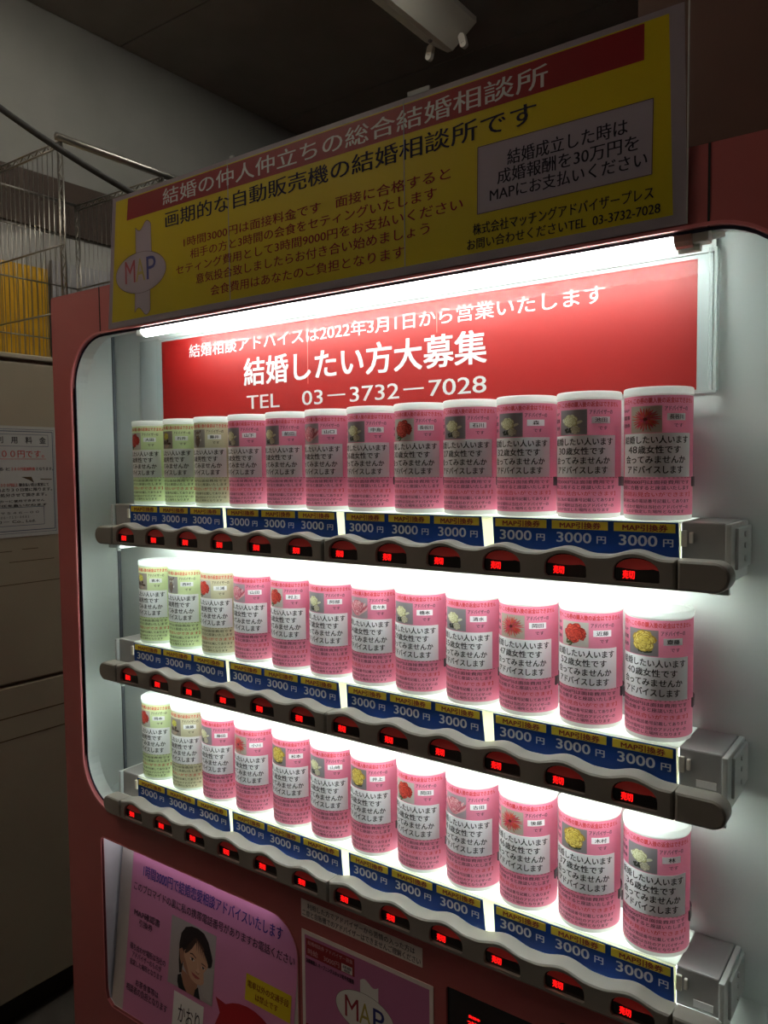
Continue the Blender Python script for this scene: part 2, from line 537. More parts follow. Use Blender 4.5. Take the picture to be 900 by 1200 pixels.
sv(Geo().tube([(XB, YA - .02, 1.113), (XB, YB + .02, 1.113)], .006, 8), 'side_tube')
for z in (0.985, 0.80, 0.60):
    sv(Geo().tube([(XB, YA, z), (XB, YB, z)], .003, 6), 'cross_rail')
wire_me = None
def wire(x, y):
    global wire_me
    if wire_me is None:
        o = Geo().tube([(0, 0, .004), (0, 0, .642)], .0013, 5).obj('wire', m_chrome, shelv, True)
        wire_me = o.data
    else:
        o = link(bpy.data.objects.new('wire', wire_me), shelv)
    o.location = (x + 1.35, y - .75, 0)
nw = 19
for y in (YA, YB):
    for k in range(1, nw):
        wire(XA + (XB - XA) * k / nw, y)
for k in range(1, 14):
    wire(XB, YA + (YB - YA) * k / 14)

# ---- black cable sagging across from the left to behind the sign
pts = []
A_, B_, C_ = Vector((-1.00, 0.04, 1.26)), Vector((-0.715, 0.335, 0.94)), Vector((-0.30, 0.62, 0.66))
for k in range(25):
    t = k / 24
    pts.append(A_ * (1 - t) ** 2 + (B_ * 2 - (A_ + C_) / 2) * 2 * t * (1 - t) + C_ * t * t)
pts = [Vector((-1.75, -0.75, 2.1)) * 0 + A_ + (A_ - pts[1]) * 14] + pts + [Vector((-0.12, 0.70, 0.52)), Vector((-0.02, 0.74, 0.445))]
pts[0] = A_ + Vector((-.36, -.52, .55))
tag(Geo().tube(pts, .0085, 8).obj('black_cable', mat('cable_rubber', (10, 9, 9), 0.75), smooth=True), 'thick black cable hanging across in front of the wire shelving', 'cable')

# ---- ceiling lamps: the unlit one in view and a lit one and an added front fill outside the frame
m_lamp = mat('lamp_enamel', (242, 242, 230), 0.4, noise=0.03, nscale=5)
def ceiling_lamp(name, x, y0, y1, label, tube=None):
    r = empty(name, (x, (y0 + y1) / 2, CEIL))
    tag(r, label, 'ceiling lamp', 'ceiling lamps')
    yc = (y0 + y1) / 2; a, b = y0 - yc, y1 - yc
    prof = [(-.122, -.001), (-.122, -.022), (-.012, -.098), (.012, -.098), (.122, -.022), (.122, -.001)]
    g = Geo(); n = len(prof)
    g.v = [(px, a, pz) for px, pz in prof] + [(px, b, pz) for px, pz in prof]
    for k in range(n):
        g.f.append((k, (k + 1) % n, n + (k + 1) % n, n + k)); g.m.append(0)
    g.f.append(tuple(range(n))); g.f.append(tuple(range(n, 2 * n))[::-1]); g.m += [0, 0]
    recalc(g.obj('housing', m_lamp, r))
    for sx in (-1, 1):
        for (yy, dy) in ((a + .03, 1), (b - .03, -1)):
            h = Geo()
            h.plate(rrect(-.014, .014, -.030, .030, .0138, 6), [], -.010, .010)
            o = recalc(h.obj('lamp_socket', m_socket, r, loc=(sx * .078, yy, -.092)))
            o.rotation_euler = (0, sx * -0.25, 0)
            q = Geo()
            for xx in (-.004, .004):
                q.box(xx - .001, xx + .001, -.0106, .0106, -.012, -.008)
            q.obj('pin_hole', m_black, o)
        if tube:
            Geo().tube([(sx * .082, a + .04, -.108), (sx * .082, b - .04, -.108)], .014, 10).obj('lit_tube', tube, r, True)
    g = Geo(); g.lathe([(.0, -.004), (.006, -.004), (.009, 0), (.009, .004)], 12)
    o = g.obj('screw', m_chrome, r, loc=(-.02, b - .12, -.100))
    return r
ceiling_lamp('ceiling_lamp', -0.55, 0.72, 2.02, 'white twin ceiling lamp without its tubes, above the yellow sign')
ceiling_lamp('ceiling_lamp', -0.22, 0.15, 1.40, 'lit twin ceiling lamp above the top of the machine, out of view', m_tube_room)
ceiling_lamp('ceiling_lamp', -1.0, -1.5, -0.25, 'twin ceiling lamp added out of view to fill the machine front with light', m_tube_fill)

# ================================================================== THE VENDING MACHINE
BX0, BX1, BZ1, BZ0 = -0.225, 1.105, 0.437, -1.47
FY = 0.015
vm = tag(empty('vending_machine', (0.44, 0.4, FLOOR)), 'dull red vending machine with three lit shelves of sample cans', 'vending machine')
VO = Vector((0.44, 0.4, FLOOR))
def vp(g, name, m, parent=vm, smooth=False, off=None):
    """build geometry given in world coordinates as a part of the machine"""
    o_ = VO if off is None else off
    g.v = [(a - o_.x, b - o_.y, c - o_.z) for a, b, c in g.v]
    return g.obj(name, m, parent, smooth)
def sub(g, name, m, parent, smooth=False):
    return vp(g, name, m, parent, smooth)       # parts sit at the machine's origin, so offsets agree

OPEN = rrect(-0.163, 1.043, -0.513, 0.355, 0.09, 12)
WIN = rrect(-0.117, 0.374, -1.05, -0.5700, 0.035, 8)
# left window of the lower door: top left corner tight, top right corner round
WIN = [(-0.117, -.868), (-0.112, -.884), (-0.098, -.893), (0.350, -.893), (0.368, -.885), (0.374, -.868)] + \
      [(0.374 - .055 + .055 * math.cos(math.radians(a)), -0.6255 + .055 * math.sin(math.radians(a))) for a in range(0, 91, 10)] + \
      [(-0.117 + .006 + .006 * math.cos(math.radians(a)), -0.5765 + .006 * math.sin(math.radians(a))) for a in range(90, 181, 30)]
DISP = rrect(0.636, 0.775, -0.66, -0.566, 0.004, 4)
COIN = rrect(0.790, 0.93, -0.70, -0.548, 0.012, 6)
body = Geo()
body.box(BX0, -0.17, 0.045, 0.72, BZ0, BZ1)
body.box(1.05, BX1, 0.045, 0.72, BZ0, BZ1)
body.box(-0.17, 1.05, 0.69, 0.72, BZ0, BZ1)
body.box(-0.17, 1.05, 0.045, 0.69, 0.405, BZ1)
body.box(-0.17, 1.05, 0.12, 0.69, BZ0, BZ0 + .04)
vp(body, 'cabinet', m_cabinet)
for fx in (BX0 + .06, BX1 - .06):
    for fy in (.1, .66):
        vp(Geo().tube([(fx, fy, FLOOR), (fx, fy, BZ0)], .02, 12), 'foot', m_metal)
door = Geo()
door.plate([(BX0, BZ0), (BX1, BZ0), (BX1, BZ1 - .004), (BX1 - .004, BZ1), (BX0 + .004, BZ1), (BX0, BZ1 - .004)], [OPEN, WIN, DISP, COIN], FY, 0.0195)
recalc(vp(door, 'front_door', m_red))
# slim raised lip around the display opening
def ring(loop_in, grow, y0, y1):
    cx = sum(a for a, b in loop_in) / len(loop_in); cz = sum(b for a, b in loop_in) / len(loop_in)
    n = len(loop_in); out = []
    for k in range(n):
        a, b, c = Vector(loop_in[k - 1]), Vector(loop_in[k]), Vector(loop_in[(k + 1) % n])
        t = ((b - a).normalized() + (c - b).normalized())
        t = t.normalized() if t.length > 1e-9 else (c - b).normalized()
        out.append((b.x + t.y * grow, b.y - t.x * grow))
    return Geo().plate(out, [loop_in], y0, y1)
recalc(vp(ring(OPEN, .0035, FY - .0035, FY + .004), 'opening_lip', m_red_lit))
inner = [(a, b) for a, b in rrect(-0.1595, 1.0395, -0.5095, 0.3515, 0.0865, 12)]
recalc(vp(ring(inner, .0034, FY + .0040, FY + .0052), 'opening_gasket', m_gasket))
recalc(vp(ring(OPEN, .012, 0.0197, 0.0460), 'opening_liner', m_liner))
recalc(vp(ring(WIN, .010, 0.0197, 0.0455), 'window_liner', mat('recess_white', (215, 215, 220), 0.5)))
# header cover panel and the two narrow gaps beside it
g = Geo()
for xg in (-0.073, 0.952):
    g.box(xg - .0011, xg + .0011, FY - .0006, FY + .001, 0.3545, BZ1)
vp(g, 'panel_gap', m_black)
# white lining of the display case
lin_ = Geo()
lin_.box(-0.175, -0.1632, 0.045, 0.118, -0.53, 0.405)        # left wall
lin_.box(1.0432, 1.05, 0.045, 0.118, -0.53, 0.405)           # right wall
lin_.box(-0.17, 1.05, 0.106, 0.12, -0.53, 0.405)             # back wall
lin_.box(-0.17, 1.05, 0.045, 0.118, 0.3720, 0.4049)          # ceiling
vp(lin_, 'case_lining', m_liner)
fl = Geo(); fl.v = [(-0.17, .03, -.516), (1.05, .03, -.516), (1.05, .12, -.494), (-0.17, .12, -.494), (-0.17, .03, -.53), (1.05, .03, -.53), (1.05, .12, -.53), (-0.17, .12, -.53)]
fl.f = [(0, 1, 2, 3), (4, 7, 6, 5), (0, 4, 5, 1), (2, 6, 7, 3)]; fl.m = [0] * 4
vp(fl, 'case_floor', m_liner)
g = Geo(); g.box(-0.1632, -0.1600, 0.1005, 0.1062, -0.5, 0.372)
vp(g, 'corner_seam', mat('seam_grey', (96, 98, 104), 0.6))
# the tube at the top of the case
vp(Geo().tube([(0.034, .030, .3510), (0.918, .030, .3510)], .0105, 12), 'case_lamp', m_tube_top, smooth=True)
lamp_s = Geo()
lamp_s.tube([(0.916, .030, .3510), (0.934, .030, .3510)], .0112, 12)
endcap = vp(lamp_s, 'lamp_end_cap', m_copper, smooth=False)
g = Geo(); g.box(0.932, 0.950, .024, .042, .3430, .3720, ch=.003); g.tube([(0.918, .034, .3405), (0.940, .034, .3400)], .0045, 8); g.tube([(0.940, .036, .349), (0.960, .046, .354)], .004, 8)
vp(g, 'lamp_socket', m_socket)
g = Geo(); g.box(0.014, 0.034, .024, .040, .3440, .3720, ch=.003)
vp(g, 'lamp_socket', m_socket)
# white reflector behind the top tube
g = Geo(); g.box(-0.02, 0.94, 0.099, 0.1058, .350, .3720)
vp(g, 'lamp_reflector', m_clear_white)

# ---- poster holder and the red poster at the back of the case
holder = Geo()
holder.box(-0.022, 0.941, 0.0945, 0.0955, 0.196, 0.3535)
hd = vp(holder, 'poster_cover', m_acrylic)
g = Geo()
g.box(0.9395, 0.9425, 0.0935, 0.1055, 0.196, 0.3535); g.box(0.918, 0.9425, 0.0935, 0.0955, 0.194, 0.1965)
g.box(0.9335, 0.9345, 0.0940, 0.0950, 0.198, 0.3535)
vp(g, 'poster_cover_edge', m_acr_edge)
poster = tag(Geo().box(-0.080, 0.936, 0.1035, 0.1055, 0.197, 0.352).obj('red_poster', m_poster_white),
             'red poster with white lettering at the back above the top row of cans', 'poster')
PP = lambda u, v, h: (u, 0.1035 - h, v)
p = Print(PP)
p.shape(rect(-0.017, 0.9195, 0.170 + .029, 0.3455), m_poster_red, .0002)
p.obj('red_field', poster)
p = Print(PP); p.h = .0003
m_pw = mat('poster_lettering', (200, 200, 200), 0.4)
p.text('結婚相談アドバイスは2022年3月1日から営業いたします', 0.058, 0.812, 0.3105, 0.3335, m_pw, .009)
p.text('結婚したい方大募集', 0.194, 0.650, 0.252, 0.297, m_pw, .022)
p.text('TEL　03－3732－7028', 0.199, 0.650, 0.213, 0.2355, m_pw, .012)
p.line([(0.335, .344), (0.335, .246)], .0009, mat('poster_crease', (226, 120, 110), 0.4))
p.line([(0.573, .3440), (0.573, .300)], .0009, mat('poster_crease', (226, 120, 110), 0.4))
p.lines(poster)

# ================================================================== shelves, bars, boards
PITCH, RP, ZB = 0.08, 0.2445, 0.0534
GROUPS = [(-.012, .222), (.231, .455), (.470, .687), (.703, .924)]
def bar_top(x):
    z = .0158
    for i in range(12):
        c = i * PITCH + .004
        d = abs(x - c)
        if d < .034: z = max(z, .0158 + .0070 * (0.5 + 0.5 * math.cos(math.pi * d / .034)))
    return z
def win_loop(xc):
    """D-shaped button window"""
    x0, x1 = xc - .0250, xc + .0250
    pts = [(x0 + .003, -.0110), (x1 - .002, -.0110), (x1, -.0090), (x1, -.0015)]
    for k in range(1, 14):
        t = math.pi * k / 14
        pts.append((xc + .0250 * math.cos(t) ** 1 if True else 0, -.0015 + .0166 * math.sin(t) ** 0.9 + .0015 * (1 - math.cos(t)) / 2 * 1))
    pts += [(x0, 0.0), (x0, -.008)]
    return pts
WIN_ME = {}
def inset(loop, d):
    n = len(loop); out = []
    for k in range(n):
        a, b, c = Vector(loop[k - 1]), Vector(loop[k]), Vector(loop[(k + 1) % n])
        t1 = (b - a).normalized(); t2 = (c - b).normalized()
        t = (t1 + t2); t = t.normalized() if t.length > 1e-6 else t2
        s_ = max(0.5, t.dot(t2))
        out.append((b.x - t.y * d / s_, b.y + t.x * d / s_))
    return out
def bar_piece(outer, holes, z, name):
    g = Geo()
    ins = inset(outer, .0032)
    loops_front = ins
    g.plate(ins, holes, -.0045, .0045, back=False)
    # rounded shoulder from the inset front edge to the outer edge, then the side
    n = len(outer)
    mid = inset(outer, .0009)
    rings = [(ins, -.0045), (mid, -.0032), (outer, -.0002), (outer, .018)]
    b = len(g.v)
    for l, y in rings:
        g.v += [(a, y, c) for a, c in l]
    for i in range(3):
        for k in range(n):
            k2 = (k + 1) % n
            g.f.append((b + i * n + k, b + i * n + k2, b + (i + 1) * n + k2, b + (i + 1) * n + k)); g.m.append(0)
    g.f.append(tuple(b + 3 * n + k for k in range(n))[::-1]); g.m.append(0)
    # drop the plate's own outer wall (hidden behind the shoulder)
    g.v = [(a, y, c + z) for a, y, c in g.v]
    o = recalc(vp(g, name, m_bar))
    return shade_auto(o, 40)
def segment(x0, x1):
    pts = [(x0, -.0168), (x1, -.0168)]
    n = int((x1 - x0) / .004)
    return pts + [(x1 - (x1 - x0) * k / n, bar_top(x1 - (x1 - x0) * k / n)) for k in range(n + 1)]
def cap(x0, x1, side):
    r = .0163
    zc = -.0005
    if side > 0:
        return [(x0, -.0168), (x1 - r, -.0168)] + [(x1 - r + r * math.cos(math.radians(a)), zc + r * math.sin(math.radians(a))) for a in range(-80, 91, 10)] + [(x0, .0158)]
    return [(x1, -.0168), (x1, .0158)] + [(x0 + r + r * math.cos(math.radians(a)), zc + r * math.sin(math.radians(a))) for a in range(90, 271, 10)]

clip_me = None
for row in range(3):
    z = -row * RP
    zt = z + ZB
    # shelf: metal box, translucent top and front, tube inside, open below
    g = Geo()
    g.box(0.9255, 0.970, .027, .104, zt - .0440, zt, ch=.002)
    g.box(-0.062, -0.018, .027, .104, zt - .0440, zt, ch=.002)
    g.box(-0.018, 0.936, .1005, .1045, zt - .030, zt - .0025)
    sh = vp(g, 'shelf', m_metal)
    g = Geo(); g.box(-0.0185, 0.9255, .027, .1045, zt - .0024, zt, ch=.0008)
    sub(g, 'shelf_top', m_shelf, sh)
    g = Geo(); g.box(-0.018, 0.925, .027, .0288, zt - .0440, zt - .0025)
    sub(g, 'shelf_diffuser', m_diffuser, sh)
    g = Geo(); g.tube([(0.0, .066, zt - .022), (0.915, .066, zt - .022)], .0075, 10)
    sub(g, 'shelf_lamp', m_tube_shelf, sh, True)
    g = Geo(); g.box(0.926, 0.9320, .0235, .0272, zt - .0265, zt - .009, ch=.001); g.box(0.9345, 0.9385, .0225, .0272, zt - .0225, zt - .0105, ch=.0012)
    sub(g, 'latch', m_socket, sh)
    g = Geo(); g.box(-0.0225, -0.0165, .0225, .0272, zt - .0240, zt - .008, ch=.0012)
    sub(g, 'latch', m_socket, sh)
    if row:
        g = Geo(); g.box(0.944, 0.9645, .0262, .0272, zt - .0395, zt - .0315)
        sub(g, 'paper_sticker', m_sticker, sh)
    g = Geo()
    g.box(0.9705, 0.9765, .022, .1055, zt - .062, zt - .001, ch=.0015)
    g.box(0.9765, 0.9800, .040, .1058, zt - .050, zt - .006, ch=.0012)
    g.box(0.955, 0.9765, .0165, .0225, zt - .074, zt - .044, ch=.0015)
    for zz in (.014, .026, .040): g.tube([(.9795, .07, zt - zz), (.9815, .07, zt - zz)], .003, 8)
    sub(g, 'end_bracket', m_clear_white, sh)
    g = Geo(); g.box(-0.0680, -0.0625, .022, .1055, zt - .062, zt - .001, ch=.0015); g.box(-0.066, -0.03, .014, .07, zt - .078, zt - .0725, ch=.001)
    g.box(-.056, -.050, .018, .026, zt - .054, zt - .044)
    g.tube([(-.045, .02, zt - .083), (-.045, .02, zt - .078)], .004, 8)
    sub(g, 'end_bracket', m_clear_white, sh)
    # bar of buttons in front of the shelf
    centers = [i * PITCH + .0075 for i in range(12)]
    for (a, b, cs) in ((-.030, .4515, centers[:6]), (.4525, .929, centers[6:])):
        bar = bar_piece(segment(a, b), [win_loop(c) for c in cs], z, 'button_bar')
        for c in cs:
            if not WIN_ME:
                wl = win_loop(0)
                gg = Geo(); gg.plate(inset(wl, -.0008), [], .0000, .003)
                a_ = recalc(gg.obj('button_window', m_winblack)); WIN_ME['w'] = a_.data; bpy.data.objects.remove(a_)
                # crescent lens in the upper part
                top = [p_ for p_ in inset(wl, .0016) if p_[1] > .0022]
                top.sort(key=lambda q: -q[0])
                low = [(top[-1][0] + (top[0][0] - top[-1][0]) * k / 8, min(top[-1][1], top[0][1]) + .0006 + .0022 * (1 - (2 * k / 8 - 1) ** 2) * -1 + .0018) for k in range(9)]
                gg = Geo(); gg.plate(top + low[1:-1], [], -.0006, -.0001)
                a_ = recalc(gg.obj('window_lens', m_lens)); WIN_ME['l'] = a_.data; bpy.data.objects.remove(a_)
                pr = Print(lambda u, v, h: (u, -.0003 - h, v)); pr.h = .0003
                pr.text('売切', -.0155, -.0025, -.0080, .0012, m_led, .012)
                pr.shape(rect(-.0150, -.0030, -.0074, .0008), m_ledglow, .0001)
                a_ = pr.obj('sold_out_light'); WIN_ME['s'] = a_.data; bpy.data.objects.remove(a_)
            for key, nm in (('w', 'button_window'), ('l', 'window_lens'), ('s', 'sold_out_light')):
                o = link(bpy.data.objects.new(nm, WIN_ME[key]), bar)
                o.location = Vector((c, 0, z)) - VO
    for (a, b) in ((-.029, .4505), (.4535, .915)):
        vp(Geo().box(a, b, .0045 if row < 2 else .0125, .0165 if row < 2 else .0178, z - .0170, z - .0164), 'led_strip', m_strip)
    bar_piece(cap(-.081, -.0308, -1), [], z, 'bar_end_cap')
    bar_piece(cap(.9298, .982, 1), [], z, 'bar_end_cap')
    # price boards
    for gi, (a, b) in enumerate(GROUPS):
        ov = .003 if gi != 1 else 0
        g = Geo(); g.plate([(a + .002, z + .0125), (b + (.001 if gi == 3 else .004), z + .0125), (b, zt - .001), (a, zt - .001)], [], .0212, .0226)
        bd = recalc(vp(g, 'price_board', m_board))
        w3 = (b - a) / 3
        for k in range(3):
            u = a + w3 * k
            pr = Print(lambda u, v, h: (u - VO.x, .0212 - h - VO.y, v - VO.z))
            g = Geo(); g.box(u + .004, u + w3 - .003, .0206, .0213, zt - .0122, zt - .0026)
            sub(g, 'price_strip', m_yellow_strip, bd)
            pr.text('MAP引換券', u + .014, u + w3 - .011, zt - .0112, zt - .0038, m_brown_ink, .035, h=.0009)
            pr.text('3000', u + .010, u + w3 * .70, zt - .0275, zt - .0160, m_white_ink, .028)
            pr.text('円', u + w3 * .79, u + w3 * .93, zt - .0272, zt - .0192, m_white_ink, .035)
            pr.obj('lettering', bd)
    # spring clips that hold the cans
    for i in range(12):
        if clip_me is None:
            gg = Geo()
            R0, R1 = .0378, .0386
            n = 30; a0, a1 = math.radians(84), math.radians(276)
            gg.lathe([(R0, .037), (R1, .037), (R1, .0475), (R0, .0475), (R0, .037)], n, a0, a1)
            for t in (a0, a1):
                s_ = math.sin(t); c_ = math.cos(t)
                gg.tube([(R1 * s_, -R1 * c_, .037), (R1 * s_, -R1 * c_, .0475)], .0012, 6)
            a_ = recalc(gg.obj('can_clip', m_clip)); clip_me = a_.data; bpy.data.objects.remove(a_)
            for p_ in clip_me.polygons: p_.use_smooth = False
        o = link(bpy.data.objects.new('can_clip', clip_me), vm)
        CLIPS = globals().setdefault('CLIPS', {})
        CLIPS[(row, i)] = o

# ================================================================== the sample cans
def PC(R, y=0):
    return lambda u, v, h: ((R + h) * math.sin(u), -(R + h) * math.cos(u), v)
D = math.radians
RC = .0366
def arc_panel(u0, u1, v0, v1, R, m, name, n=16):
    g = Geo()
    g.lathe([(R - .0002, v0), (R, v0), (R, v1), (R - .0002, v1)], n, D(u0), D(u1))
    return g, m, name
# shared meshes of the can
TMP = {}
def keep(key, o):
    TMP[key] = o.data; bpy.data.objects.remove(o)
g = Geo(); g.lathe([(0, .0008), (.030, .0008), (.0325, 0), (.0355, .0008), (.0362, .003), (.0362, .137), (.0355, .138), (0, .138)], 48)
keep('body', shade_auto(recalc(g.obj('x', m_can)), 40))
g = Geo(); g.lathe([(.0362, .1372), (.0370, .1374), (.0374, .1382), (.0374, .1425), (.0371, .1445), (.0362, .1453), (.0345, .1453), (.0338, .1447), (.0334, .1436), (0, .1436)], 48)
keep('lid', shade_auto(recalc(g.obj('x', m_can)), 40))
for key, mm in (('pink', m_pink), ('green', m_green), ('beige', m_beige)):
    g = Geo(); g.lathe([(.0362, .006), (RC, .006), (RC, .1355), (.0362, .1355)], 96)
    keep('label_' + key, shade_auto(recalc(g.obj('x', mm)), 40))
g = Geo(); g.lathe([(RC + .0001, .0475), (RC + .0004, .0475), (RC + .0004, .0950), (RC + .0001, .0950)], 52, D(-66), D(67))
keep('panel', g.obj('x', m_sticker, smooth=False))
g = Geo(); g.lathe([(RC + .0001, .1085), (RC + .0003, .1085), (RC + .0003, .1160), (RC + .0001, .1160)], 16, D(20), D(54))
keep('tag', g.obj('x', m_sticker, smooth=False))
def shared_text(male):
    p = Print(PC(RC), RC); p.h = .00007
    p.text('購入の方へ この券の購入後の返金はできません', D(-78), D(76), .1272, .1332, m_redink, .022)
    p.text('アドバイザーの', D(16), D(60), .1188, .1240, m_ink, .012)
    p.text('です', D(32), D(49), .1012, .1052, m_ink, .014)
    p.text('MAP', D(-73), D(-50), .1190, .1222, m_ink, .012)
    p.text('確認書', D(-74), D(-48), .1105, .1150, m_ink, .02)
    p.text('引換券', D(-74), D(-48), .1020, .1065, m_ink, .02)
    p.text('1時間3000円は面接費用です', D(-72), D(66), .0398, .0440, m_ink, .018)
    p.text('面接に合格すると座談いたします', D(-72), D(66), .0336, .0382, m_ink, .018)
    p.text('【3時間お見合いができます】', D(-74), D(69), .0262, .0312, m_redink, .018)
    p.text('購入後に私の電話番号記載してあります', D(-72), D(66), .0195, .0236, m_ink, .016)
    p.text('待ち合わせ場所は当社のアドバイザーの', D(-70), D(64), .0131, .0172, m_ink, .016)
    p.text('ものが指定した場所となります', D(-58), D(53), .0083, .0120, m_ink, .016)
    p.line([(D(u), .0466) for u in range(-80, 81, 8)], .0007, mat('brown_rule', (120, 84, 60), 0.6), h=.00005)
    return p
keep('text', shared_text(False).obj('x'))
MSG = [('結婚したい人います', -61, 60, .0838, .0922), (None, -50, 44, .0731, .0815), ('会ってみませんか', -57, 54, .0623, .0707), ('アドバイスします', -52, 49, .0515, .0597)]
def msg_mesh(age, sex):
    key = 'msg%s%s' % (age, sex)
    if key not in TMP:
        p = Print(PC(RC + .0004), RC); p.h = .00007
        for t, a, b, c, d in MSG:
            if t:
                p.text(t, D(a), D(b), c, d, m_ink, .022)
            else:
                p.text(str(age), D(a), D(a + 20), c + .0004, d - .0004, m_ink, .016)
                p.text('歳%s性です' % sex, D(a + 22), D(b), c, d, m_ink, .022)
        keep(key, p.obj('x'))
    return TMP[key]

# flower pictures: many small flat shapes in printed colours
def flower_mesh(kind):
    key = 'fl' + kind
    if key in TMP: return TMP[key]
    rnd = random.Random(sum(map(ord, kind)))
    V, F, Cc = [], [], []
    U0, U1, Z0, Z1 = D(-44), D(12), .0957, .1245
    st = {'h': .00006}
    def put(pts, rgb):
        st['h'] += .0000016
        b = len(V); c = lin(rgb)
        for (x, y) in pts:
            x = max(-1, min(1, x)); y = max(-1, min(1, y))
            u = U0 + (x + 1) / 2 * (U1 - U0); v = Z0 + (y + 1) / 2 * (Z1 - Z0)
            V.append((u, v, st['h'])); Cc.append(c)
        if len(pts) > 4:
            for t in tessellate_polygon([[Vector((x, y, 0)) for x, y in pts]]):
                F.append(tuple(b + k for k in t))
        else:
            F.append(tuple(range(b, b + len(pts))))
    def bg(c):
        for k in range(8):
            a = -1 + k / 4; b = a + .25
            j = 0
            put([(a, -1), (b, -1), (b, 1), (a, 1)], tuple(max(0, v + (k - 4) * 1.2) for v in c))
    def petal(cx, cy, ang, r0, ln, wd, c):
        pts = []
        for k in range(12):
            t = 2 * math.pi * k / 12
            rr = 1 + .06 * rnd.uniform(-1, 1)
            lx = (math.cos(t) * .5 + .5) * ln * rr + r0; ly = math.sin(t) * wd * (0.65 + .35 * math.cos(t - .6)) * rr
            pts.append((cx + lx * math.cos(ang) - ly * math.sin(ang), cy + lx * math.sin(ang) + ly * math.cos(ang)))
        put(pts, c)
    def rose(cx, cy, R, base, dark, light, n=5):
        lerp = lambda a, b, t: tuple(a[i] + (b[i] - a[i]) * t for i in range(3))
        for ringi in range(n):
            rr = R * (1 - ringi / n) ; cnt = 7 - ringi
            off = rnd.uniform(0, 6)
            for k in range(max(3, cnt)):
                a = off + 2 * math.pi * k / max(3, cnt) + rnd.uniform(-.15, .15)
                t = rnd.uniform(0, 1)
                petal(cx, cy, a, 0, rr * 1.04, rr * .56, lerp(dark, base, .25 + .3 * t))
                petal(cx, cy, a, 0, rr * .93, rr * .48, lerp(base, light, t * (1 - ringi / (n + 1))))
        petal(cx - R * .1, cy, 0, 0, R * .14, R * .08, dark)
    if kind == 'white_rose':
        bg((140, 132, 136))
        for k in range(9): petal(-.1 + rnd.uniform(-.4, .5), -.85, rnd.uniform(.3, 2.8), 0, .45, .12, (34, 38, 26))
        rose(.25, -.58, .34, (196, 186, 160), (120, 108, 84), (222, 214, 190), 3)
        petal(-.2, -.3, 2.3, .1, .7, .2, (222, 220, 196)); petal(0, -.3, .5, .1, .7, .16, (216, 212, 184))
        rose(-.12, .12, .52, (224, 220, 178), (160, 152, 96), (244, 242, 214), 5)
    elif kind == 'red_rose':
        bg((188, 180, 172))
        for k in range(6): petal(rnd.uniform(-.6, .1), -.75, rnd.uniform(1, 4), 0, .45, .12, (70, 80, 40))
        rose(.05, .08, .80, (206, 60, 48), (130, 22, 24), (232, 96, 76), 6)
    elif kind == 'pink_rose':
        bg((170, 150, 156))
        for k in range(12): petal(0, -.9, D(90 + (k - 5.5) * 9), .1, 1.5, .14, (206, 96, 112) if k % 2 else (238, 176, 182))
        rose(0, .1, .62, (222, 128, 140), (168, 60, 80), (244, 200, 204), 4)
    elif kind == 'dahlia':
        bg((176, 164, 150))
        for ln, cnt in ((.92, 26), (.74, 22), (.52, 18), (.32, 12)):
            for k in range(cnt):
                a = 2 * math.pi * (k + rnd.uniform(-.2, .2)) / cnt
                petal(0, 0, a, .05, ln * rnd.uniform(.82, 1.04), .062, (198 + rnd.randint(-24, 18), 52 + rnd.randint(-14, 40), 58 + rnd.randint(-10, 40)))
        for k in range(8): petal(0, 0, k * .8, 0, .16, .05, (96, 22, 30))
    elif kind == 'yellow_rose':
        bg((128, 120, 124))
        for k in range(8): petal(rnd.uniform(-.3, .4), -.8, rnd.uniform(0, 3), 0, .5, .12, (40, 48, 30))
        rose(.05, .12, .82, (214, 184, 78), (138, 100, 32), (240, 220, 134), 6)
    elif kind == 'yellow_flower':
        bg((150, 138, 132))
        for k in range(10): petal(rnd.uniform(-.1, .3), -.5, rnd.uniform(0, 6), 0, .55, .16, (72, 52, 36))
        for k in range(4): petal(.3, -.9, rnd.uniform(0, 3), 0, .4, .1, (190, 160, 140))
        rose(.1, .42, .42, (206, 196, 70), (134, 120, 30), (228, 224, 120), 4)
    elif kind == 'figurine':
        bg((150, 144, 142))
        petal(.15, -.95, D(90), 0, 1.15, .62, (112, 90, 82)); petal(.15, .0, D(90), 0, .8, .5, (120, 98, 88))
        petal(-.2, .65, D(110), 0, .3, .12, (100, 80, 72)); petal(.45, .65, D(70), 0, .3, .12, (100, 80, 72))
        for sx in (-.02, .34):
            petal(sx - .13, .40, 0, 0, .28, .15, (228, 222, 206)); petal(sx - .07, .40, 0, 0, .15, .08, (30, 24, 22))
        petal(.1, .2, D(-80), 0, .2, .07, (180, 140, 70))
        petal(.5, -.35, D(80), 0, .3, .12, (220, 216, 210))
    # cut the flat print into narrow strips and wrap it round the can
    bm = bmesh.new(); cl = bm.verts.layers.float_color.new('Col'); bv = []
    for q, c in zip(V, Cc):
        nv = bm.verts.new(q); nv[cl] = tuple(c) + (1,); bv.append(nv)
    for f in F:
        try: bm.faces.new([bv[k] for k in f])
        except ValueError: pass
    for j in range(1, 16):
        bmesh.ops.bisect_plane(bm, geom=bm.verts[:] + bm.edges[:] + bm.faces[:], dist=1e-7, plane_co=(U0 + (U1 - U0) * j / 16, 0, 0), plane_no=(1, 0, 0))
    bm.verts.index_update()
    V2 = []; C2 = []
    for q in bm.verts:
        r = RC + q.co.z
        V2.append((r * math.sin(q.co.x), -r * math.cos(q.co.x), q.co.y)); C2.append(tuple(q[cl])[:3])
    F2 = [tuple(q.index for q in f.verts) for f in bm.faces]
    bm.free()
    keep(key, mesh_obj('x', V2, F2, [m_print], cols=C2))
    return TMP[key]

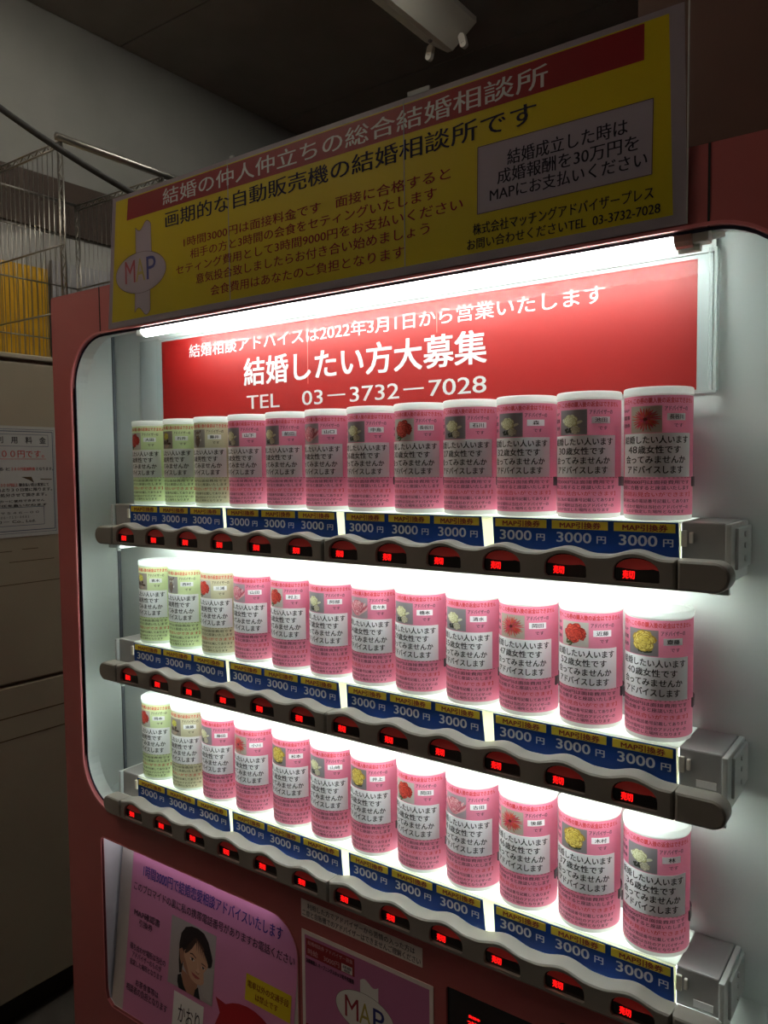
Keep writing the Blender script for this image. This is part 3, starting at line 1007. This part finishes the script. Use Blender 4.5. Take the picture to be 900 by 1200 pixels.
ORD = ['first', 'second', 'third', 'fourth', 'fifth', 'sixth', 'seventh', 'eighth', 'ninth', 'tenth', 'eleventh', 'last']
ROWS = ['top', 'middle', 'bottom']
FN = {'white_rose': 'white rose', 'red_rose': 'red rose', 'pink_rose': 'pink rose', 'dahlia': 'red dahlia', 'yellow_rose': 'yellow rose', 'yellow_flower': 'small yellow flower', 'figurine': 'brown figurine'}
W_, R_, P_, H_, Y_, YF, FG = 'white_rose', 'red_rose', 'pink_rose', 'dahlia', 'yellow_rose', 'yellow_flower', 'figurine'
CANS = [
  [('大田', R_, 'g', 45), ('石井', YF, 'g', 38), ('藤井', FG, 'b', 50), ('山下', W_, 'p', 43), ('前田', W_, 'p', 33), ('山口', P_, 'p', 39), ('中島', W_, 'p', 26), ('長谷川', R_, 'p', 30), ('石川', W_, 'p', 27), ('森', W_, 'p', 32), ('池田', W_, 'p', 30), ('長谷川', H_, 'p', 48)],
  [('青木', YF, 'g', 42), ('西村', FG, 'g', 35), ('三浦', R_, 'b', 47), ('山田', P_, 'p', 43), ('村上', R_, 'p', 45), ('阿部', W_, 'p', 27), ('佐々木', P_, 'p', 34), ('橋本', W_, 'p', 29), ('清水', W_, 'p', 35), ('岡田', H_, 'p', 47), ('近藤', R_, 'p', 52), ('齋藤', Y_, 'p', 40)],
  [('岡本', R_, 'g', 41), ('遠藤', YF, 'b', 38), ('藤田', W_, 'p', 43), ('小川', H_, 'p', 49), ('松本', Y_, 'p', 37), ('山崎', W_, 'p', 33), ('井上', Y_, 'p', 48), ('岡田', R_, 'p', 45), ('吉田', P_, 'p', 41), ('後藤', H_, 'p', 46), ('木村', Y_, 'p', 37), ('林', W_, 'p', 36)]]
JIT = [[-.0048, -.0002, -.003, -.0019, .0005, .0003, -.0006, .0006, -.0011, -.0034, -.0034, -.0028],
       [.0022, .0021, .0045, .0029, .0050, .0036, .0032, -.0004, .0012, -.0008, .0003, .0003],
       [.0001, .0006, -.0013, -.0017, .0022, .0007, -.0023, 0, -.0003, -.0012, -.0005, 0]]
# how far each can is turned (degrees)
TURN = [[3, 2, 5, 2, 4, 1, 6, 6, 5, 6, 6, 11], [2, 4, 3, 3, 1, 4, 3, 2, 1, 6, 5, 4], [2, 4, 3, 4, 5, 3, 3, 1, 2, 4, 5, 6]]
LABKEY = {'p': 'pink', 'g': 'green', 'b': 'beige'}
for r_ in range(3):
    for i in range(12):
        nm, fl_, ck, age = CANS[r_][i]
        x = i * PITCH + .0125 + JIT[r_][i]
        z = -r_ * RP + ZB
        can = empty('sample_can', (x, .0617, z))
        pos = 'fourth from right' if False else ORD[i]
        colw = {'p': 'pink', 'g': 'lime green', 'b': 'beige green'}[ck]
        tag(can, '%s can with %s picture, %s from the left on the %s shelf' % (colw, FN[fl_], ORD[i] if i < 11 else 'twelfth', ROWS[r_]), 'can', 'sample cans on the %s shelf' % ROWS[r_])
        can.rotation_euler = (0, 0, D(TURN[r_][i]))
        link(bpy.data.objects.new('can_body', TMP['body']), can)
        link(bpy.data.objects.new('lid', TMP['lid']), can)
        lab = link(bpy.data.objects.new('paper_label', TMP['label_' + LABKEY[ck]]), can)
        link(bpy.data.objects.new('flower_picture', flower_mesh(fl_)), lab)
        link(bpy.data.objects.new('message_sticker', TMP['panel']), lab)
        link(bpy.data.objects.new('name_tag', TMP['tag']), lab)
        link(bpy.data.objects.new('lettering', TMP['text']), lab)
        link(bpy.data.objects.new('message_lettering', msg_mesh(age, '男' if ck != 'p' else '女')), lab)
        pr = Print(PC(RC + .0003), RC); pr.h = .00007
        wd = {1: 6, 2: 11, 3: 13}[len(nm)]
        key = 'nm' + nm
        if key not in TMP:
            pr.text(nm, D(37 - wd), D(37 + wd), .1098, .1148, m_ink, .025)
            keep(key, pr.obj('x'))
        link(bpy.data.objects.new('name_lettering', TMP[key]), lab)
        CLIPS[(r_, i)].location = Vector((x, .0617, z)) - VO

# ================================================================== the yellow sign on the header
SY = 0.0105
sign_mats = {}
def smat(name, rgb, t=0.35):
    return mat(name, rgb, 0.35, trans=t, coat=0.2)
SIGN_T = 0.35
s_border = smat('sign_border', (164, 154, 164)); s_yel = smat('sign_yellow', (208, 190, 14)); s_red = smat('sign_red', (150, 24, 34))
s_box = smat('sign_white_box', (176, 166, 178)); s_emb = smat('sign_emblem', (186, 176, 188))
sign = tag(empty('yellow_sign', (0.44, SY, 0.36)), 'large yellow laminated sign with red banner across the top of the machine', 'sign')
SO = Vector((0.44, SY, 0.36))
SOUT = [(-.043, .359), (.932, .360), (.927, .5805), (-.020, .577)]
YEL = [(-.032, .369), (.918, .371), (.912, .5740), (-.011, .5705)]
BAN = [(.017, .534), (.887, .536), (.887, .5758 - .0005), (.022, .5752)]
BAN = [(.017, .534), (.887, .5355), (.887, .5725), (.022, .5690)]
WBX = [(.689, .4155), (.896, .417), (.897, .494), (.690, .4935)]
ex, ez, ea, eb = .0495, .443, .066, .0335
emb = []
for k in range(60):
    t = 2 * math.pi * k / 60
    emb.append((ex + ea * math.cos(t), ez + eb * math.sin(t)))
def wavy(x0, x1, z, amp, n=8):
    return [(x0 + (x1 - x0) * k / n, z + amp * math.sin(2 * math.pi * k / n)) for k in range(n + 1)]
up = [q for q in emb if not (.036 < q[0] < .080 and q[1] > ez)]
# splice the ribbon tails into the emblem outline
out = []
for k, q in enumerate(emb):
    if q[1] > ez and .038 < q[0] < .080:
        if not any(s_ == 'T' for s_, _ in out):
            out.append(('T', None))
        continue
    if q[1] < ez and .034 < q[0] < .075:
        if not any(s_ == 'B' for s_, _ in out):
            out.append(('B', None))
        continue
    out.append(('p', q))
EMB = []
for s_, q in out:
    if s_ == 'p': EMB.append(q)
    elif s_ == 'T': EMB += [(.080, .474)] + wavy(.080, .040, .518, .007) + [(.039, .476)]
    else: EMB += [(.034, .4105)] + wavy(.032, .073, .379, .007) + [(.074, .4122)]
def sp(g, name, m):
    g.v = [(a - SO.x, b - SO.y, c - SO.z) for a, b, c in g.v]
    return g.obj(name, m, sign)
sp(Geo().plate(SOUT, [YEL], SY, SY + .0012), 'sign_border', s_border)
sp(Geo().plate(YEL, [BAN, WBX, EMB], SY, SY + .0012), 'yellow_field', s_yel)
sp(Geo().plate(BAN, [], SY, SY + .0012), 'red_banner', s_red)
sp(Geo().plate(WBX, [], SY, SY + .0012), 'white_box', s_box)
sp(Geo().plate(EMB, [], SY, SY + .0012), 'emblem', s_emb)
sp(Geo().box(.931, .9325, SY - .0002, SY + .0014, .360, .5805), 'laminate_edge', m_acr_edge)
PS = lambda u, v, h: (u - SO.x, -h, v - SO.z)
p = Print(PS)
i_w = mat('sign_white_ink', (204, 190, 190), 0.5); i_n = mat('sign_navy_ink', (10, 10, 34), 0.9)
i_r = mat('sign_red_ink', (128, 16, 14), 0.9); i_k = mat('sign_black_ink', (10, 8, 8), 0.9)
i_line = mat('thin_outline', (90, 72, 70), 0.6)
p.text('結婚の仲人仲立ちの総合結婚相談所', .112, .779, .5410 - .001, .5655, i_w, .014)
p.text('画期的な自動販売機の結婚相談所です', .117, .765, .503, .5285, i_n, .018)
p.text('1時間3000円は面接料金です　面接に合格すると', .160, .652, .4655, .4805, i_r, .014)
p.text('相手の方と3時間の会食をセティングいたします', .175, .632, .4455, .4605, i_r, .014)
p.text('セティング費用として3時間9000円をお支払いください', .140, .669, .4252, .4400, i_r, .014)
p.text('意気投合致しましたらお付き合い始めましょう', .187, .621, .4047, .4200, i_r, .014)
p.text('会食費用はあなたのご負担となります', .220, .583, .3820, .3975, i_r, .014)
p.text('結婚成立した時は', .729, .870, .4640, .4815, i_n, .014)
p.text('成婚報酬を30万円を', .716, .882, .4448, .4618, i_n, .014)
p.text('MAPにお支払いください', .706, .891, .4265, .4425, i_n, .014)
p.text('株式会社マッチングアドバイザープレス', .683, .898, .3915, .4052, i_k, .014)
p.text('お問い合わせくださいTEL  03-3732-7028', .675, .905, .3750, .3880, i_k, .014)
p.line(WBX, .0010, i_line, closed=True)
p.line(EMB, .0009, i_line, closed=True); p.line(emb, .0007, i_line, closed=True)
p.text('M', .009, .036, .4290, .4660, mat('emblem_red', (150, 26, 48), 0.5), 0.0)
p.text('A', .037, .062, .4290, .4660, mat('emblem_gold', (176, 158, 80), 0.5), 0.0)
p.text('P', .066, .090, .4290, .4660, mat('emblem_blue', (30, 36, 120), 0.5), 0.0)
p.lines(sign)
# overlapping seams of the laminated sheets
g = Geo()
for xx in (.262, .583): g.box(xx, xx + .0012, SY - .0004, SY, .3600, .578)
g.box(.268, .276, SY - .0008, SY + .002, .5775, .5815); g.box(.590, .622, SY - .0008, SY + .002, .5790, .5850)
sp(g, 'laminate_seam', m_acr_edge)

# ================================================================== lower door: recess, posters, displays
rec = Geo()
rec.box(-0.20, -0.118, 0.045, 0.12, -1.06, -0.56); rec.box(0.376, 0.39, 0.045, 0.12, -1.06, -0.56)
rec.box(-0.20, 0.39, 0.108, 0.12, -1.06, -0.56); rec.box(-0.20, 0.39, 0.045, 0.12, -0.560, -0.55)
rec.box(-0.20, 0.39, 0.045, 0.12, -1.07, -1.055)
m_rec = mat('recess_white', (200, 200, 206), 0.5)
vp(rec, 'window_recess', m_rec)
recalc(vp(ring(WIN, .002, FY - .0012, FY + .003), 'window_lip', m_red_lit))
vp(Geo().tube([(-0.10, .036, -.5758), (0.30, .036, -.5758)], .004, 8), 'recess_lamp', tube_mat('lit_tube_recess', (255, 250, 250), RECESS_TUBE), smooth=True)
LPY = lambda z: 0.127 + 0.12 * z
PL = lambda u, v, h: (u, LPY(v) - h, v)
m_cream = mat('cream_panel', (196, 186, 182), 0.5)
m_pp = mat('poster_pink', (214, 136, 180), 0.35, coat=0.2)
lp = tag(Geo().plate([(-.109, -.91), (.372, -.91), (.372, -.5790), (-.109, -.5790)], [], .0006, .0030, P=lambda u, v, d: PL(u, v, -d)).obj('pink_poster', m_cream),
         'pink poster with a portrait photo behind the lower left window', 'poster')
p = Print(PL)
R0 = .05
fieldp = [(-.075, -.905), (.344, -.905)] + [(.344 - R0 + R0 * math.cos(D(a)), -.593 - R0 + R0 * math.sin(D(a))) for a in range(0, 91, 10)] + [(-.068, -.590), (-.075, -.600)]
p.shape(fieldp, m_pp, 0)
p.obj('pink_field', lp)
p = Print(PL); p.h = .0006
i_b = mat('poster_blue_ink', (50, 40, 130), 0.5); i_p = mat('poster_dark_ink', (40, 24, 44), 0.5)
p.text('1時間3000円で結婚恋愛相談アドバイスいたします', -.042, .309, -.6400, -.6180, i_b, .014)
p.text('このブロマイドの裏に私の携帯電話番号がありますお電話ください', -.066, .338, -.6700, -.6540, i_p, .010)
p.text('MAP確認書', -.060, .014, -.7150, -.7020, i_p, .008)
p.text('引換券', -.044, -.006, -.7300, -.7175, i_p, .008)
p.text('待ち合わせ場所は当社の', -.065, .036, -.7770, -.7650, i_p, .012)
p.text('アドバイザーのものが', -.058, .026, -.7900, -.7790, i_p, .012)
p.text('指定した場所となります', -.063, .030, -.8040, -.7930, i_p, .012)
p.text('お茶食事等は', -.042, .023, -.8370, -.8250, i_p, .012)
p.text('相談者の負担となります', -.068, .048, -.8530, -.8390, i_p, .012)
i_yel = mat('poster_yellow', (216, 190, 30), 0.5); i_wht = mat('poster_white_patch', (236, 232, 230), 0.5)
i_rd = mat('poster_red_bubble', (170, 24, 34), 0.5)
q = Print(PL); q.shape(rect(.2355, .336, -.757, -.715), i_yel, .0004); q.obj('yellow_sticker', lp)
p.text('電車以外の交通手段', .240, .331, -.7350, -.7235, i_r, .014)
p.text('は禁止です', .259, .309, -.7505, -.7395, i_r, .014)
q = Print(PL); q.shape(rect(.0635, .141, -.875, -.806), i_wht, .0004); q.obj('name_card', lp)
p.text('かおり', .078, .133, -.853, -.822, i_p, .004)
bub = [(.168, -.778)] + [(.2450 + .085 * math.cos(D(a)), -.835 + .068 * math.sin(D(a))) for a in range(128, -181, -12)] + [(.180, -.800)]
q = Print(PL); q.shape(bub, i_rd, .0004); q.obj('speech_bubble', lp)
p.lines(lp)
# the printed portrait
PF = []
def uv(u, v): return (.0445 + u * .116, -.6815 - v * .1165)
V, F, Cc = [], [], []
hh = [.0004]
def pshape(pts, rgb):
    hh[0] += .00001
    b = len(V); c = lin(rgb)
    q = [uv(*a) for a in pts]
    for (a, d) in q:
        V.append(PL(a, d, hh[0])); Cc.append(c)
    for t in tessellate_polygon([[Vector((a, d, 0)) for a, d in q]]): F.append(tuple(b + k for k in t))
def blob(cu, cv, ru, rv, rgb, rot=0.0, n=16):
    pshape([(cu + ru * math.cos(t) * math.cos(rot) - rv * math.sin(t) * math.sin(rot), cv + ru * math.cos(t) * math.sin(rot) + rv * math.sin(t) * math.cos(rot)) for t in [2 * math.pi * k / n for k in range(n)]], rgb)
pshape([(0, 0), (1, 0), (1, 1), (0, 1)], (176, 168, 168))
skin, skd, hair = (206, 160, 132), (170, 120, 96), (38, 26, 28)
pshape([(.28, .70), (.34, .92), (.42, 1.0), (.66, 1.0), (.66, .80)], skd)                       # neck
pshape([(.22, .82), (.29, .78), (.36, .92), (.44, 1.0), (.26, 1.0), (.22, .92)], (26, 24, 28))    # collar left
pshape([(.62, .90), (.68, .84), (.74, 1.0), (.60, 1.0)], (26, 24, 28))                            # collar right
pshape([(.21, .36), (.24, .20), (.33, .08), (.46, .03), (.60, .02), (.74, .05), (.84, .14), (.91, .27), (.95, .36), (.94, .45), (.87, .56), (.80, .50), (.32, .60), (.30, .76), (.25, .78), (.22, .60)], hair)
pshape([(.22, .44), (.28, .40), (.33, .46), (.33, .58), (.29, .64), (.25, .58)], skd)             # ear
pshape([(.33, .42), (.42, .36), (.52, .22), (.58, .185), (.66, .24), (.78, .34), (.86, .46), (.865, .56), (.85, .66), (.80, .75), (.73, .80), (.64, .81), (.52, .78), (.40, .72), (.33, .64)], skin)
pshape([(.33, .50), (.40, .60), (.46, .72), (.52, .78), (.40, .72), (.33, .64)], skd)
pshape([(.34, .44), (.42, .30), (.56, .16), (.60, .20), (.50, .34), (.42, .42), (.36, .46)], (66, 44, 38))
for a in range(6):
    pshape([(.57 + .03 * a, .17 + .015 * a), (.60 + .03 * a, .17 + .018 * a), (.60 + .045 * a, .36 + .02 * a)], (92, 60, 48))
pshape([(.46, .415), (.52, .405), (.60, .445), (.60, .46), (.52, .425), (.46, .43)], (60, 38, 34))   # brow
pshape([(.72, .475), (.80, .485), (.83, .51), (.80, .50), (.72, .49)], (60, 38, 34))
blob(.515, .490, .055, .020, (232, 218, 208), .12); blob(.520, .490, .022, .021, (28, 18, 18)); pshape([(.455, .49), (.49, .468), (.54, .466), (.585, .50), (.54, .478), (.49, .478)], (30, 20, 20))
blob(.765, .535, .045, .017, (232, 218, 208), .12); blob(.765, .535, .019, .018, (28, 18, 18)); pshape([(.715, .535), (.75, .515), (.80, .53), (.815, .545), (.79, .535), (.75, .525)], (30, 20, 20))
pshape([(.63, .47), (.665, .56), (.70, .62), (.66, .645), (.60, .625), (.625, .60), (.645, .58)], (220, 176, 150))
pshape([(.60, .625), (.66, .650), (.70, .630), (.67, .662), (.62, .650)], (150, 96, 80))
pshape([(.51, .668), (.57, .680), (.62, .690), (.67, .698), (.72, .705), (.67, .730), (.61, .735), (.55, .710)], (178, 84, 84))
pshape([(.52, .672), (.62, .697), (.71, .706), (.62, .704)], (110, 44, 46))
pshape([(.78, .60), (.86, .50), (1, .46), (1, .98), (.80, .92), (.74, .82), (.80, .74)], (182, 176, 174))
mesh_obj('portrait_photo', V, F, [m_print], lp, cols=Cc)

# paper strip and the framed poster on the red door
FP = lambda u, v, h: (u, FY - .0010 - h, v)
strip = tag(Geo().box(.3835, .5995, FY - .0010, FY, -.555, -.5285).obj('paper_strip', mat('strip_paper', (244, 232, 226), 0.5)),
            'narrow pale paper strip with two lines of text under the bottom buttons', 'label strip')
p = Print(FP)
p.text('利用した方でアドバイザーから苦情の入った方は', .396, .588, -.5405, -.5315, i_p, .012)
p.text('二度と自販機でのアドバイザーはできませんご理解ください', .386, .597, -.5525, -.5430, i_p, .012)
p.lines(strip)
fp = tag(Geo().plate(rect(.3835, .6165, -.90, -.5750), [], FY - .0010, FY).obj('framed_poster', mat('poster_frame_white', (240, 228, 224), 0.5)),
         'mauve poster with white edge and oval emblem on the lower door', 'poster')
m_mauve = mat('poster_mauve', (196, 116, 164), 0.45)
p = Print(FP)
p.shape(rect(.3895, .6105, -.894, -.5812), m_mauve, .0001)
p.shape(rect(.3895, .6105, -.894, -.7190), i_rd, .0002)
p.shape(rect(.392, .484, -.6125, -.5860), mat('banner_dark_red', (150, 34, 44), 0.5), .0002)
p.shape(rect(.4600, .4800, -.6115, -.6000), i_wht, .0003)
p.obj('poster_field', fp)
p = Print(FP); p.h = .0005
i_pk = mat('pale_pink_ink', (214, 160, 166), 0.5)
p.text('結婚相談券 アドバイザー募集', .396, .481, -.5950, -.5885, i_pk, .014)
p.text('時給　3000円', .396, .456, -.6095, -.6005, i_pk, .014)
p.text('詳細', .4625, .4780, -.6060, -.6015, i_p, .02)
p.text('相談', .4650, .4760, -.6105, -.6068, i_p, .02)
p.text('急募高収入 オープニングスタッフ若干名募集', .392, .483, -.6235, -.6165, i_p, .02)
e2 = [(.5010 + .052 * math.cos(t), -.6600 + .0300 * math.sin(t)) for t in [2 * math.pi * k / 48 for k in range(48)]]
p.shape([(.494, -.640)] + wavy(.494, .526, -.6120, .004) [0:] + [(.526, -.640)], i_wht, .0004)
p.shape([(.494, -.680)] + wavy(.490, .524, -.7060, .004) + [(.526, -.680)], i_wht, .0004)
p.shape(e2, i_wht, .00045)
p.line(e2, .0006, i_line, closed=True)
p.text('M', .4660, .4905, -.6760, -.6440, mat('emblem_red', (150, 26, 48), 0.5), 0.0)
p.text('A', .4915, .5130, -.6760, -.6440, mat('emblem_gold', (176, 158, 80), 0.5), 0.0)
p.text('P', .5165, .5360, -.6760, -.6440, mat('emblem_blue', (30, 36, 120), 0.5), 0.0)
p.lines(fp)
# black display and black coin panel
dsp = vp(Geo().box(.634, .777, FY + .004, .045, -.662, -.564), 'display_panel', m_winblack)
pr = Print(lambda u, v, h: (u - VO.x, FY + .004 - h - VO.y, v - VO.z))
pr.text('売切中', .668, .684, -.5985, -.5945, m_led, .03)
pr.text('つり切', .666, .682, -.6075, -.6020, m_led, .03)
pr.obj('lettering', dsp)
vp(Geo().box(.788, .932, FY + .006, .045, -.702, -.546), 'coin_panel', m_winblack)
g = Geo(); g.box(.80, .92, FY + .001, FY + .006, -.69, -.60, ch=.002)
vp(g, 'coin_plate', m_metal)
